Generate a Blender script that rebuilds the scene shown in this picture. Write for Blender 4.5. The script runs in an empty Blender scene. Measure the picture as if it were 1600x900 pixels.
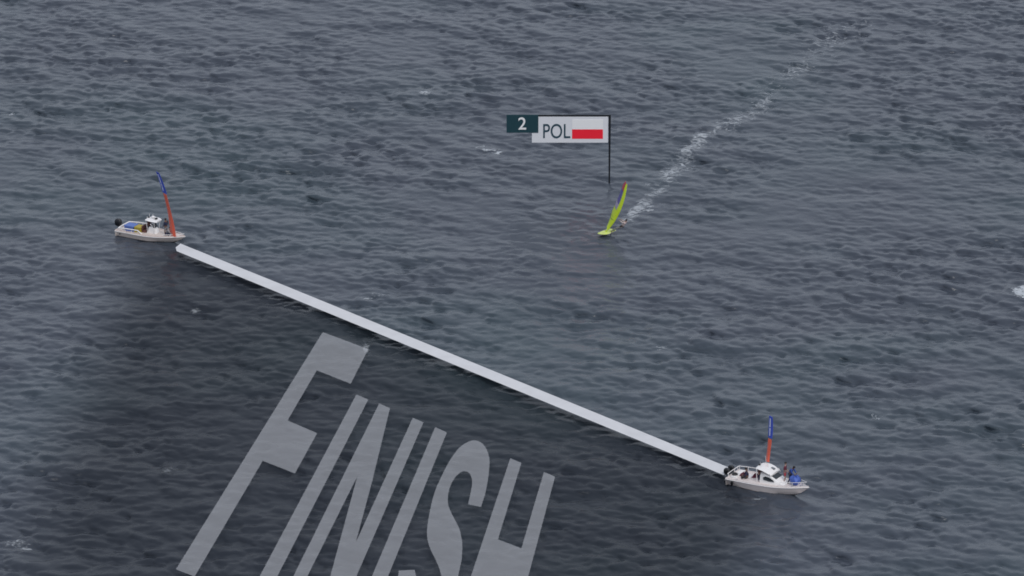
import bpy, bmesh, math, random
import numpy as np
from mathutils import Vector, Matrix
from mathutils.geometry import tessellate_polygon

random.seed(7)
SC = bpy.context.scene
COL = SC.collection
R = math.radians

# ------------------------------------------------------------------ camera, sky, sun, exposure
F_PX, PITCH, DIST = 7281.0, R(20.0), 423.0        # focal length in photo pixels, look-down angle, metres to centre
CAM = Vector((0, -DIST * math.cos(PITCH), DIST * math.sin(PITCH)))
cam_data = bpy.data.cameras.new('camera')
cam_data.lens = 36.0 * F_PX / 1600.0
cam_data.sensor_width = 36.0
cam_data.clip_start = 1.0
cam_data.clip_end = 20000.0
cam = bpy.data.objects.new('camera', cam_data)
COL.objects.link(cam)
cam.location = CAM
cam.rotation_euler = (R(90) - PITCH, 0, 0)
SC.camera = cam

SUN_EL, SUN_AZ = R(52), R(150)                    # azimuth from +Y, clockwise
world = bpy.data.worlds.new('World')
SC.world = world
world.use_nodes = True
wn, wl = world.node_tree.nodes, world.node_tree.links
wn.clear()
sky = wn.new('ShaderNodeTexSky')
sky.sky_type = 'NISHITA'
sky.sun_disc = False
sky.sun_elevation = SUN_EL
sky.sun_rotation = SUN_AZ
sky.air_density = 1.0
sky.dust_density = 2.0
hs = wn.new('ShaderNodeHueSaturation')
hs.inputs['Saturation'].default_value = 0.42       # cloud veil greys the blue
bg = wn.new('ShaderNodeBackground')
bg.inputs['Strength'].default_value = 0.14
wo = wn.new('ShaderNodeOutputWorld')
wl.new(sky.outputs[0], hs.inputs['Color'])
veil = wn.new('ShaderNodeMix')                     # an even cloud sheet over most of the sky
veil.data_type = 'RGBA'
veil.inputs['Factor'].default_value = 0.75
veil.inputs['B'].default_value = (3.88, 4.26, 5.02, 1)
wl.new(hs.outputs[0], veil.inputs['A'])
wl.new(veil.outputs['Result'], bg.inputs['Color'])
wl.new(bg.outputs[0], wo.inputs['Surface'])

sun_data = bpy.data.lights.new('sun', 'SUN')
sun_data.energy = 1.2
sun_data.angle = R(25)
sun_data.color = (1.0, 0.96, 0.91)
sun = bpy.data.objects.new('sun', sun_data)
COL.objects.link(sun)
sd = Vector((math.sin(SUN_AZ) * math.cos(SUN_EL), math.cos(SUN_AZ) * math.cos(SUN_EL), math.sin(SUN_EL)))
sun.rotation_euler = sd.to_track_quat('Z', 'Y').to_euler()
sun.location = (0, 0, 60)

SC.view_settings.view_transform = 'Standard'
SC.view_settings.look = 'None'
SC.view_settings.exposure = 0.0
SC.view_settings.gamma = 1.0
SC.cycles.max_bounces = 8
SC.cycles.transparent_max_bounces = 16
SC.cycles.filter_width = 1.7


def ground(px, py, z=0.0):
    """the point of the place that stands at height z on the sight line of a photo pixel"""
    v = Vector(((px - 800.0) / F_PX, -(py - 450.0) / F_PX, -1.0))
    v.rotate(cam.rotation_euler)
    t = (z - CAM.z) / v.z
    return CAM + v * t


# ------------------------------------------------------------------ materials
def srgb(r, g, b):
    f = lambda c: (c / 255 / 12.92) if c / 255 <= 0.04045 else ((c / 255 + 0.055) / 1.055) ** 2.4
    return (f(r), f(g), f(b), 1.0)


def material(name, col, rough=0.5, metal=0.0, vary=0.12, scale=3.0, bump=0.0, bscale=40.0, coat=0.0, spec=0.5):
    m = bpy.data.materials.new(name)
    m.use_nodes = True
    n, l = m.node_tree.nodes, m.node_tree.links
    p = n['Principled BSDF']
    tc = n.new('ShaderNodeTexCoord')
    nz = n.new('ShaderNodeTexNoise')
    nz.inputs['Scale'].default_value = scale
    nz.inputs['Detail'].default_value = 6
    nz.inputs['Roughness'].default_value = 0.65
    l.new(tc.outputs['Object'], nz.inputs['Vector'])
    mx = n.new('ShaderNodeMix')
    mx.data_type = 'RGBA'
    c = tuple(col[:3])
    mx.inputs['A'].default_value = tuple(max(0, x * (1 - vary)) for x in c) + (1,)
    mx.inputs['B'].default_value = tuple(min(1, x * (1 + vary)) for x in c) + (1,)
    l.new(nz.outputs[0], mx.inputs['Factor'])
    l.new(mx.outputs['Result'], p.inputs['Base Color'])
    p.inputs['Roughness'].default_value = rough
    p.inputs['Metallic'].default_value = metal
    p.inputs['Coat Weight'].default_value = coat
    p.inputs['Specular IOR Level'].default_value = spec
    if bump:
        b = n.new('ShaderNodeBump')
        b.inputs['Strength'].default_value = bump
        b.inputs['Distance'].default_value = 0.02
        n2 = n.new('ShaderNodeTexNoise')
        n2.inputs['Scale'].default_value = bscale
        l.new(tc.outputs['Object'], n2.inputs['Vector'])
        l.new(n2.outputs[0], b.inputs['Height'])
        l.new(b.outputs[0], p.inputs['Normal'])
    return m


M = {
    'gelcoat': material('hull_gelcoat', (0.74, 0.66, 0.63), 0.4, vary=0.10, scale=1.6),
    'gelcoat_old': material('weathered_gelcoat', (0.66, 0.58, 0.53), 0.5, vary=0.16, scale=1.8),
    'white': material('white_paint', (0.84, 0.82, 0.81), 0.35, vary=0.06),
    'deck': material('nonskid_deck', (0.68, 0.62, 0.60), 0.75, vary=0.14, scale=4, bump=0.3),
    'deck_pink': material('faded_deck', (0.60, 0.50, 0.46), 0.75, vary=0.16, scale=4, bump=0.3),
    'floor': material('cockpit_floor', (0.36, 0.33, 0.33), 0.8, vary=0.2, scale=5),
    'antifoul': material('hull_bottom_paint', (0.10, 0.09, 0.095), 0.7, vary=0.3),
    'black': material('black_plastic', (0.008, 0.009, 0.012), 0.35, vary=0.3),
    'grey': material('grey_plastic', (0.16, 0.17, 0.19), 0.45, vary=0.2),
    'steel': material('steel_tube', (0.6, 0.6, 0.62), 0.28, metal=1.0, vary=0.1),
    'glass': material('tinted_window', (0.02, 0.026, 0.032), 0.08, vary=0.3),
    'rubber': material('rubber_rail', (0.10, 0.09, 0.09), 0.7, vary=0.2),
    'maroon': material('maroon_cloth', (0.13, 0.022, 0.045), 0.85, vary=0.3, scale=8, bump=0.4),
    'brown': material('brown_vinyl', (0.12, 0.05, 0.045), 0.7, vary=0.25),
    'blue_bin': material('blue_plastic', (0.10, 0.17, 0.46), 0.5, vary=0.15),
    'yellow_bin': material('yellow_plastic', (0.42, 0.33, 0.04), 0.55, vary=0.2),
    'blue_tarp': material('blue_tarpaulin', (0.07, 0.14, 0.50), 0.55, vary=0.3, scale=5, bump=0.6, bscale=12),
    'flag_red': material('red_banner_cloth', (0.88, 0.15, 0.085), 0.75, vary=0.14, scale=6, bump=0.3, bscale=8),
    'flag_blue': material('blue_banner_cloth', (0.055, 0.10, 0.56), 0.75, vary=0.18, scale=6, bump=0.3, bscale=8),
    'print': material('white_print', (0.80, 0.84, 0.95), 0.7, vary=0.1),
    'skin': material('skin', (0.36, 0.235, 0.195), 0.55, vary=0.15, scale=9),
    'skin_dark': material('tanned_skin', (0.15, 0.08, 0.055), 0.55, vary=0.15, scale=9),
    'hair': material('dark_hair', (0.012, 0.009, 0.008), 0.6, vary=0.4, scale=30),
    'navy': material('navy_cloth', (0.018, 0.024, 0.06), 0.85, vary=0.25, bump=0.4),
    'bluecloth': material('royal_blue_cloth', (0.025, 0.07, 0.30), 0.85, vary=0.25, bump=0.4),
    'redcloth': material('red_cloth', (0.42, 0.05, 0.07), 0.85, vary=0.25, bump=0.4),
    'greycloth': material('grey_cloth', (0.26, 0.25, 0.26), 0.85, vary=0.2, bump=0.4),
    'beigecloth': material('pale_pinkish_cloth', (0.62, 0.50, 0.48), 0.85, vary=0.15, bump=0.4),
    'lime': material('lime_sailcloth', (0.62, 0.78, 0.03), 0.4, vary=0.10, scale=2),
    'limeboard': material('lime_board_paint', (0.66, 0.76, 0.18), 0.35, vary=0.12, scale=2),
    'boardside': material('pale_board_rail', (0.55, 0.53, 0.46), 0.4, vary=0.12),
    'sailpurple': material('violet_sail_panel', (0.12, 0.10, 0.36), 0.4, vary=0.3, scale=2),
    'sailred': material('red_sail_panel', (0.50, 0.05, 0.07), 0.4, vary=0.2, scale=2),
    'sailwhite': material('lilac_sail_panel', (0.40, 0.34, 0.48), 0.4, vary=0.3, scale=2),
    'carbon': material('carbon_tube', (0.03, 0.03, 0.035), 0.3, vary=0.2),
    'signwhite': material('sign_face', (0.76, 0.77, 0.80), 0.6, vary=0.01),
    'signflag': material('sign_flag_white', (0.88, 0.88, 0.88), 0.6, vary=0.01),
    'signred': material('sign_flag_red', (0.95, 0.012, 0.035), 0.6, vary=0.01),
    'signteal': material('sign_teal', (0.006, 0.045, 0.06), 0.6, vary=0.02),
    'signink': material('sign_ink', (0.02, 0.06, 0.085), 0.6, vary=0.02),
    'signpole': material('black_post', (0.006, 0.008, 0.012), 0.5, vary=0.2),
    'buoyant': material('pale_foam_print', (0.8, 0.8, 0.8), 0.8, vary=0.02),
}


# ------------------------------------------------------------------ object helpers
def link(name, me, mat=None, parent=None):
    o = bpy.data.objects.new(name, me)
    COL.objects.link(o)
    if mat is not None and me is not None:
        me.materials.append(mat)
    if parent is not None:
        o.parent = parent
    return o


def islands(bm):
    seen, out = set(), []
    for v in bm.verts:
        if v in seen:
            continue
        st, comp = [v], []
        seen.add(v)
        while st:
            a = st.pop()
            comp.append(a)
            for e in a.link_edges:
                b = e.other_vert(a)
                if b not in seen:
                    seen.add(b)
                    st.append(b)
        out.append(comp)
    return out


def from_bm(name, bm, mat, parent=None, smooth=True, names=None, join=False):
    """one object per separate piece; 'names' gives the pieces their own names in order of building"""
    bm.verts.ensure_lookup_table()
    isl = [] if join else islands(bm)
    if len(isl) > 1:
        first = None
        for i, comp in enumerate(isl):
            idx = {v: k for k, v in enumerate(comp)}
            b2 = bmesh.new()
            nv = [b2.verts.new(v.co) for v in comp]
            for f in {f for v in comp for f in v.link_faces}:
                b2.faces.new([nv[idx[v]] for v in f.verts])
            o = from_bm(names[min(i, len(names) - 1)] if names else name, b2, mat, parent, smooth, join=True)
            first = first or o
        bm.free()
        return first
    me = bpy.data.meshes.new(name)
    bmesh.ops.recalc_face_normals(bm, faces=bm.faces)
    bm.to_mesh(me)
    bm.free()
    if smooth:
        me.shade_smooth()
        try:
            me.set_sharp_from_angle(angle=R(38))
        except Exception:
            pass
    return link(name, me, mat, parent)


def tag(o, label, cat, group=None, kind=None):
    o['label'] = label
    if cat:
        o['category'] = cat
    if group:
        o['group'] = group
    if kind:
        o['kind'] = kind
    return o


def thing(name, label, cat, loc, rz=0.0, group=None, rx=0.0, ry=0.0):
    o = bpy.data.objects.new(name, None)
    COL.objects.link(o)
    o.empty_display_size = 0.3
    o.location = loc
    o.rotation_euler = (rx, ry, rz)
    return tag(o, label, cat, group)


def box(bm, c, s, rot=None, bevel=0.0):
    r = bmesh.ops.create_cube(bm, size=1.0)
    vs = r['verts']
    mt = Matrix.Translation(Vector(c)) @ (rot.to_matrix().to_4x4() if rot else Matrix.Identity(4)) @ Matrix.Diagonal((s[0], s[1], s[2], 1))
    bmesh.ops.transform(bm, matrix=mt, verts=vs)
    if bevel:
        es = list({e for v in vs for e in v.link_edges})
        bmesh.ops.bevel(bm, geom=es, offset=bevel, segments=2, affect='EDGES', profile=0.5)


def tube(bm, pts, r, seg=8, closed=False):
    pts = [Vector(p) for p in pts]
    rs = r if isinstance(r, (list, tuple)) else [r] * len(pts)
    rings = []
    up = Vector((0, 0, 1))
    n = len(pts)
    for i, p in enumerate(pts):
        a = pts[(i - 1) % n] if (i or closed) else p
        b = pts[(i + 1) % n] if (i < n - 1 or closed) else p
        t = (b - a).normalized()
        s = t.cross(up)
        if s.length < 0.05:
            s = t.cross(Vector((0, 1, 0)))
        s.normalize()
        w = s.cross(t)
        rings.append([bm.verts.new(p + (s * math.cos(q) + w * math.sin(q)) * rs[i])
                      for q in [2 * math.pi * k / seg for k in range(seg)]])
    m = n if closed else n - 1
    for i in range(m):
        A, B = rings[i], rings[(i + 1) % n]
        for k in range(seg):
            bm.faces.new((A[k], A[(k + 1) % seg], B[(k + 1) % seg], B[k]))
    if not closed:
        bm.faces.new(rings[0][::-1])
        bm.faces.new(rings[-1])


def loft(bm, sections, cap=True, close=True):
    rings = [[bm.verts.new(Vector(p)) for p in s] for s in sections]
    for A, B in zip(rings, rings[1:]):
        k = len(A)
        for i in range(k if close else k - 1):
            bm.faces.new((A[i], A[(i + 1) % k], B[(i + 1) % k], B[i]))
    if cap and close:
        bm.faces.new(rings[0][::-1])
        bm.faces.new(rings[-1])
    return rings


def ell(bm, c, r, seg=14, rings=9, rot=None):
    res = bmesh.ops.create_uvsphere(bm, u_segments=seg, v_segments=rings, radius=1.0)
    mt = Matrix.Translation(Vector(c)) @ (rot.to_matrix().to_4x4() if rot else Matrix.Identity(4)) @ Matrix.Diagonal((r[0], r[1], r[2], 1))
    bmesh.ops.transform(bm, matrix=mt, verts=res['verts'])


# ------------------------------------------------------------------ the sea: an FFT wave field on one sheet to the horizon
TILE, NF = 204.8, 1024
rng = np.random.default_rng(11)
kk = 2 * np.pi * np.fft.fftfreq(NF, TILE / NF)
KX, KY = np.meshgrid(kk, kk, indexing='ij')
KM = np.sqrt(KX ** 2 + KY ** 2)
KM[0, 0] = 1
wd = np.array([-0.55, -0.835])
cosd = (KX * wd[0] + KY * wd[1]) / KM


def spectrum(lp, expo, spread, power):
    kp = 2 * np.pi / lp
    s = KM ** (-power) * np.exp(-(kp / KM) ** 2 * expo)
    s *= (0.22 + np.abs(cosd) ** spread)
    s *= np.exp(-(KM * 0.09) ** 2)
    s[0, 0] = 0
    a = (rng.normal(size=KM.shape) + 1j * rng.normal(size=KM.shape)) * np.sqrt(s)
    h = np.real(np.fft.ifft2(a))
    return a / h.std()


HK = 0.062 * spectrum(15.0, 1.2, 3.0, 4.0) + 0.058 * spectrum(5.2, 1.0, 1.6, 3.9)     # swell and wind sea
HS = 0.032 * spectrum(1.9, 1.0, 1.2, 3.9)                                                 # chop
H_L = np.real(np.fft.ifft2(HK))
H_F = H_L + np.real(np.fft.ifft2(HS))
DX_F = np.real(np.fft.ifft2(-1j * KX / KM * (HK + 0.5 * HS)))
DY_F = np.real(np.fft.ifft2(-1j * KY / KM * (HK + 0.5 * HS)))
CHOP = 0.75
# patches of calmer and rougher water
def patches(r, amp):
    q = np.real(np.fft.ifft2((rng.normal(size=KM.shape) + 1j * rng.normal(size=KM.shape)) * np.exp(-(KM * r) ** 2)))
    return amp * np.clip(q / q.std(), -2, 2)


gust = 1.0 + patches(6.0, .18) + patches(2.0, .20)


def sample(F, X, Y):
    u, v = X / TILE * NF, Y / TILE * NF
    i, j = np.floor(u).astype(int), np.floor(v).astype(int)
    a, b = u - i, v - j
    i0, i1, j0, j1 = i % NF, (i + 1) % NF, j % NF, (j + 1) % NF
    return (F[i0, j0] * (1 - a) * (1 - b) + F[i1, j0] * a * (1 - b) + F[i0, j1] * (1 - a) * b + F[i1, j1] * a * b)


def axis(lo, hi, step, far):
    a = list(np.arange(lo, hi + 1e-6, step))
    s, x = step, a[-1]
    right = []
    while x < far:
        s *= 1.17
        x += s
        right.append(x)
    s, x = step, a[0]
    left = []
    while x > -far:
        s *= 1.17
        x -= s
        left.append(x)
    return np.array(left[::-1] + a + right)


XL, XH, YL, YH = -74.0, 74.0, -70.0, 112.0
ax, ay = axis(XL, XH, 0.2, 9000), axis(YL, YH, 0.205, 9000)
GX, GY = np.meshgrid(ax, ay, indexing='ij')
edge = np.maximum(np.maximum(XL - GX, GX - XH), np.maximum(YL - GY, GY - YH))
fade = np.clip(1 - edge / 12.0, 0, 1)
fade = fade * fade * (3 - 2 * fade)
g = sample(gust, GX, GY) * fade
GZ = sample(H_F, GX, GY) * g
GL = (sample(H_L, GX, GY) + 0.4 * sample(H_F - H_L, GX, GY)) * g
LEAN = 2.1                                        # crests lean downwind: long backs, short steep fronts
WX = GX + CHOP * sample(DX_F, GX, GY) * g + LEAN * wd[0] * GL
WY = GY + CHOP * sample(DY_F, GX, GY) * g + LEAN * wd[1] * GL
CREST = float(GZ.max())
print('crest', CREST, 'verts', GX.size)
nx, ny = GX.shape
co = np.stack([WX, WY, GZ], -1).reshape(-1, 3).astype(np.float32)
ids = np.arange(nx * ny).reshape(nx, ny)
quads = np.stack([ids[:-1, :-1], ids[1:, :-1], ids[1:, 1:], ids[:-1, 1:]], -1).reshape(-1, 4)


def grid_mesh(name, co, quads):
    me = bpy.data.meshes.new(name)
    me.vertices.add(len(co))
    me.vertices.foreach_set('co', co.ravel())
    me.loops.add(quads.size)
    me.loops.foreach_set('vertex_index', quads.ravel().astype(np.int32))
    me.polygons.add(len(quads))
    me.polygons.foreach_set('loop_start', np.arange(0, quads.size, 4, dtype=np.int32))
    me.update(calc_edges=True)
    me.shade_smooth()
    return me


def water_material():
    m = bpy.data.materials.new('sea_water')
    m.use_nodes = True
    n, l = m.node_tree.nodes, m.node_tree.links
    p = n['Principled BSDF']
    p.inputs['IOR'].default_value = 1.33
    p.inputs['Roughness'].default_value = 0.22
    tc = n.new('ShaderNodeTexCoord')

    def mapping(scale, rz):
        mp = n.new('ShaderNodeMapping')
        mp.inputs['Scale'].default_value = scale
        mp.inputs['Rotation'].default_value = (0, 0, rz)
        l.new(tc.outputs['Object'], mp.inputs['Vector'])
        return mp

    def noise(mp, scale, detail, rough=0.6, dist=0.0):
        z = n.new('ShaderNodeTexNoise')
        z.inputs['Scale'].default_value = scale
        z.inputs['Detail'].default_value = detail
        z.inputs['Roughness'].default_value = rough
        z.inputs['Distortion'].default_value = dist
        l.new(mp.outputs[0], z.inputs['Vector'])
        return z

    # body colour: slate, with slow teal and violet-grey drifts
    c1 = noise(mapping((1, 1, 1), 0.3), 0.022, 3)
    r1 = n.new('ShaderNodeValToRGB')
    e = r1.color_ramp.elements
    e[0].position, e[0].color = 0.47, (0.051, 0.061, 0.080, 1)
    e[1].position, e[1].color = 0.74, (0.044, 0.068, 0.080, 1)
    l.new(c1.outputs[0], r1.inputs[0])
    l.new(r1.outputs[0], p.inputs['Base Color'])
    # ripples
    a = noise(mapping((1.0, 0.62, 1), R(-33)), 1.5, 5, 0.62, 0.3)
    b = noise(mapping((1.0, 0.6, 1), R(-20)), 4.2, 4, 0.6)
    b1 = n.new('ShaderNodeBump')
    b1.inputs['Distance'].default_value = 0.10
    b1.inputs['Strength'].default_value = 0.22
    l.new(a.outputs[0], b1.inputs['Height'])
    b2 = n.new('ShaderNodeBump')
    b2.inputs['Distance'].default_value = 0.025
    b2.inputs['Strength'].default_value = 0.8
    l.new(b.outputs[0], b2.inputs['Height'])
    l.new(b1.outputs[0], b2.inputs['Normal'])
    l.new(b2.outputs[0], p.inputs['Normal'])
    return m


water_me = grid_mesh('water', co, quads)
water = link('water', water_me, water_material())
tag(water, 'choppy slate grey sea under an overcast sky', None, kind='structure')


# ------------------------------------------------------------------ foam
def foam_material(name, noise_scale, strength=0.85, full=1.45):
    m = bpy.data.materials.new(name)
    m.use_nodes = True
    n, l = m.node_tree.nodes, m.node_tree.links
    p = n['Principled BSDF']
    p.inputs['Base Color'].default_value = (0.62, 0.66, 0.70, 1)
    p.inputs['Roughness'].default_value = 0.9
    at = n.new('ShaderNodeAttribute')
    at.attribute_name = 'foam'
    tc = n.new('ShaderNodeTexCoord')
    z = n.new('ShaderNodeTexNoise')
    z.inputs['Scale'].default_value = noise_scale
    z.inputs['Detail'].default_value = 7
    z.inputs['Roughness'].default_value = 0.72
    z.inputs['Distortion'].default_value = 1.2
    l.new(tc.outputs['Object'], z.inputs['Vector'])
    mr = n.new('ShaderNodeMapRange')              # noise 0.35..0.65 -> 0..1
    mr.inputs['From Min'].default_value = 0.33
    mr.inputs['From Max'].default_value = 0.67
    l.new(z.outputs[0], mr.inputs['Value'])
    add = n.new('ShaderNodeMath')
    add.operation = 'ADD'
    l.new(mr.outputs[0], add.inputs[0])
    l.new(at.outputs['Fac'], add.inputs[1])
    r2 = n.new('ShaderNodeMapRange')
    r2.inputs['From Min'].default_value = 1.0
    r2.inputs['From Max'].default_value = full
    r2.inputs['To Max'].default_value = strength
    l.new(add.outputs[0], r2.inputs['Value'])
    l.new(r2.outputs[0], p.inputs['Alpha'])
    return m


flat_co = co.reshape(nx, ny, 3)


def foam_patch(name, val, mat, lift=0.02):
    """cells of the water sheet where val > 0, lifted a finger above it"""
    v = val.reshape(-1)
    keep = (v[quads] > 0).any(axis=1)
    q = quads[keep]
    used, inv = np.unique(q, return_inverse=True)
    c = co[used].copy()
    c[:, 2] += lift
    me = grid_mesh(name, c, inv.reshape(-1, 4))
    at = me.attributes.new('foam', 'FLOAT', 'POINT')
    at.data.foreach_set('value', np.clip(v[used], 0, 1).astype(np.float32))
    return link(name, me, mat)


path = [(972, 352, .45, 1.0), (985, 338, .80, .8), (1000, 323, .95, .8), (1014, 309, .62, .9), (1030, 298, .72, 1.1), (1040, 285, .50, 1.2), (1048, 270, .82, 1.4), (1060, 262, .60, 1.8),
        (1072, 244, .55, 1.3), (1086, 228, .76, 1.3), (1100, 212, .70, 1.4), (1116, 204, .50, 1.5), (1134, 196, .60, 1.6), (1156, 186, .68, 1.6), (1174, 178, .50, 1.5), (1190, 168, .66, 1.5),
        (1198, 150, .40, 1.7), (1215, 128, .40, 1.8), (1246, 108, .60, 1.9), (1262, 96, .42, 2.3), (1290, 72, .46, 2.6), (1312, 56, .40, 3.0), (1345, 38, .30, 3.2)]
wake_val = np.zeros_like(GX)
ppts = [(ground(a, b), s, w) for a, b, s, w in path]
for (A, sa, wa), (B, sb, wb) in zip(ppts, ppts[1:]):
    d = B - A
    L2 = d.x * d.x + d.y * d.y
    t = np.clip(((GX - A.x) * d.x + (GY - A.y) * d.y) / L2, 0, 1)
    dist = np.hypot(GX - A.x - t * d.x, GY - A.y - t * d.y)
    s = (sa + (sb - sa) * t) + .02
    w = (wa + (wb - wa) * t) * 1.2
    wake_val = np.maximum(wake_val, s * (1 - (dist / w) ** 2))
# side curl thrown off the board
for (a, b, s, w) in [(1012, 328, .95, 0.75), (1016, 323, .8, .6), (1013, 288, .7, .7)]:
    P = ground(a, b)
    wake_val = np.maximum(wake_val, s * (1 - (np.hypot(GX - P.x, GY - P.y) / w) ** 2))
wake = foam_patch('wake_foam', wake_val, foam_material('wake_foam', 1.15, 0.62, 1.55))
tag(wake, 'broken white foam trail stretching away behind the windsurfer', 'wake', kind='stuff')

cap_mat = foam_material('whitecap_foam', 2.0, 0.8)
caps = [
    ([(665, 146, 1.1, .5, 0.8), (671, 147, .5, .6, .8)], 'small whitecap breaking alone in the upper middle of the sea'),
    ([(752, 229, .9, .5, .55), (765, 235, 1.4, .45, .75), (777, 240, .9, .5, .7)], 'loose curl of white foam on the water left of the black sign post'),
    ([(575, 466, 1.3, .5, .6), (590, 461, 1.2, .4, .55)], 'faint foam streak just above the white finish band'),
    ([(301, 485, .5, .7, .9), (307, 484, .4, .5, .7)], 'small bright foam fleck on the dark water below the far boat'),
    ([(243, 467, .5, .5, .6)], 'tiny foam speck on the dark water straight below the far boat'),
    ([(572, 545, .5, 1.2, .9)], 'small foam curl at the top right corner of the letter F'),
    ([(1596, 457, .9, 1.3, 1.0), (1606, 455, 1.2, 1.4, 1.0)], 'bright whitecap at the far right edge of the view'),
    ([(1366, 652, .5, .6, .6), (1374, 656, .4, .4, .6)], 'thin foam fleck on the water above and right of the near boat'),
    ([(1030, 543, .8, .5, .5)], 'faint foam patch on the water right of the white finish band'),
    ([(1185, 779, .9, .5, .6)], 'thin pale streak on the water under the near boat hull'),
    ([(25, 850, 1.8, .8, .6), (39, 858, .6, .5, .7)], 'pale foam patch in the lower left corner of the sea'),
    ([(265, 737, .5, .6, .6)], 'tiny foam speck on dark water left of the big letter F'),
    ([(16, 179, .4, .6, .8)], 'tiny whitecap near the upper left edge of the view'),
]
for blobs, lab in caps:
    v = np.zeros_like(GX)
    for (a, b, rx, ry, s) in blobs:
        P = ground(a, b)
        v = np.maximum(v, s * (1 - ((GX - P.x) / rx) ** 2 - ((GY - P.y) / (ry * 1.7)) ** 2))
    o = foam_patch('whitecap', v, cap_mat, 0.025)
    tag(o, lab, 'whitecap', 'small whitecaps scattered over the sea')


# ------------------------------------------------------------------ finish graphics laid just above the crests
Z_ZONE = CREST + 0.05
Z_TEXT = Z_ZONE + 0.03
Z_LINE = Z_ZONE + 0.06


def film_material(name, tint, body, opacity, attr=None, vary=0.05):
    """a see-through film: 'tint' passes what is below, 'body' is its own cloudy colour"""
    m = bpy.data.materials.new(name)
    m.use_nodes = True
    n, l = m.node_tree.nodes, m.node_tree.links
    n.remove(n['Principled BSDF'])
    out = n['Material Output']
    tr = n.new('ShaderNodeBsdfTransparent')
    df = n.new('ShaderNodeBsdfDiffuse')
    tc = n.new('ShaderNodeTexCoord')
    z = n.new('ShaderNodeTexNoise')
    z.inputs['Scale'].default_value = 0.8
    z.inputs['Detail'].default_value = 8
    l.new(tc.outputs['Object'], z.inputs['Vector'])
    mc = n.new('ShaderNodeMix')
    mc.data_type = 'RGBA'
    mc.inputs['A'].default_value = tuple(c * (1 - vary) for c in body) + (1,)
    mc.inputs['B'].default_value = tuple(c * (1 + vary) for c in body) + (1,)
    l.new(z.outputs[0], mc.inputs['Factor'])
    l.new(mc.outputs['Result'], df.inputs['Color'])
    mx = n.new('ShaderNodeMixShader')
    mx.inputs[0].default_value = opacity
    l.new(tr.outputs[0], mx.inputs[1])
    l.new(df.outputs[0], mx.inputs[2])
    if attr:
        at = n.new('ShaderNodeAttribute')
        at.attribute_name = attr
        mt = n.new('ShaderNodeMix')
        mt.data_type = 'RGBA'
        mt.inputs['A'].default_value = (1, 1, 1, 1)
        mt.inputs['B'].default_value = tuple(tint) + (1,)
        l.new(at.outputs['Fac'], mt.inputs['Factor'])
        l.new(mt.outputs['Result'], tr.inputs['Color'])
        mo = n.new('ShaderNodeMath')
        mo.operation = 'MULTIPLY'
        mo.inputs[1].default_value = opacity
        l.new(at.outputs['Fac'], mo.inputs[0])
        l.new(mo.outputs[0], mx.inputs[0])
    else:
        tr.inputs['Color'].default_value = tuple(tint) + (1,)
    l.new(mx.outputs[0], out.inputs['Surface'])
    return m


def poly_mesh(name, pix, z, mat, parent=None):
    pts = [ground(a, b, z) for a, b in pix]
    tri = tessellate_polygon([pts])
    me = bpy.data.meshes.new(name)
    me.from_pydata([tuple(p) for p in pts], [], [tuple(t) for t in tri])
    me.update()
    bm = bmesh.new()
    bm.from_mesh(me)
    bmesh.ops.recalc_face_normals(bm, faces=bm.faces)
    if bm.faces and sum(f.normal.z for f in bm.faces) < 0:
        bmesh.ops.reverse_faces(bm, faces=bm.faces)
    bm.to_mesh(me)
    bm.free()
    return link(name, me, mat, parent)


# dark see-through field on the near side of the line
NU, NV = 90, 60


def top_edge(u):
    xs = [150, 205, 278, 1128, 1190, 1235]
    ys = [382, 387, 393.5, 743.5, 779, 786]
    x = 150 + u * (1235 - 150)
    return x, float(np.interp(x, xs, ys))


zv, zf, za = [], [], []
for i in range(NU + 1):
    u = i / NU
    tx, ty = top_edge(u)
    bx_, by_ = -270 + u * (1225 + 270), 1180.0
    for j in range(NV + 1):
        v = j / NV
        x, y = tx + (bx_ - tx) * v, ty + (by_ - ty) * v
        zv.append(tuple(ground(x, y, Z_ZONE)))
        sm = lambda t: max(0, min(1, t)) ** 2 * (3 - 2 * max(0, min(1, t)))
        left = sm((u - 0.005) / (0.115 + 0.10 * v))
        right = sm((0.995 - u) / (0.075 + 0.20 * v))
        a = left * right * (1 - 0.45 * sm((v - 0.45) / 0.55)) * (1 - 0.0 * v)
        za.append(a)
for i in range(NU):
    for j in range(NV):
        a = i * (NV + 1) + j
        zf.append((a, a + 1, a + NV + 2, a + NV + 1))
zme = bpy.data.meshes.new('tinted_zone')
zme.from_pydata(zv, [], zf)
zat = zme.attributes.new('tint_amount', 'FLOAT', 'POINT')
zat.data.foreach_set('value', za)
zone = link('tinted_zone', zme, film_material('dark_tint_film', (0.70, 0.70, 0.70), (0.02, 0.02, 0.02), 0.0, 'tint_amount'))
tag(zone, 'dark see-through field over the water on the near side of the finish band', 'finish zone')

line = poly_mesh('finish_line', [(276, 392.3), (274.5, 386.5), (282, 380.6), (450, 448.2), (980, 665), (1139, 730.5), (1131, 742.3), (980, 680.6), (450, 463.3)],
                 Z_LINE, film_material('white_band_film', (0.9, 0.9, 0.9), (0.70, 0.70, 0.715), 0.90, vary=0.12))
tag(line, 'long straight white finish band stretched between the two boats', 'finish line')

letter_mat = film_material('pale_letter_film', (0.95, 0.95, 0.95), (0.82, 0.83, 0.86), 0.24, vary=0.08)
lettering = thing('finish_lettering', 'huge pale see-through letters reading FINISH below the white band', 'lettering', ground(560, 800, Z_TEXT))


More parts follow.
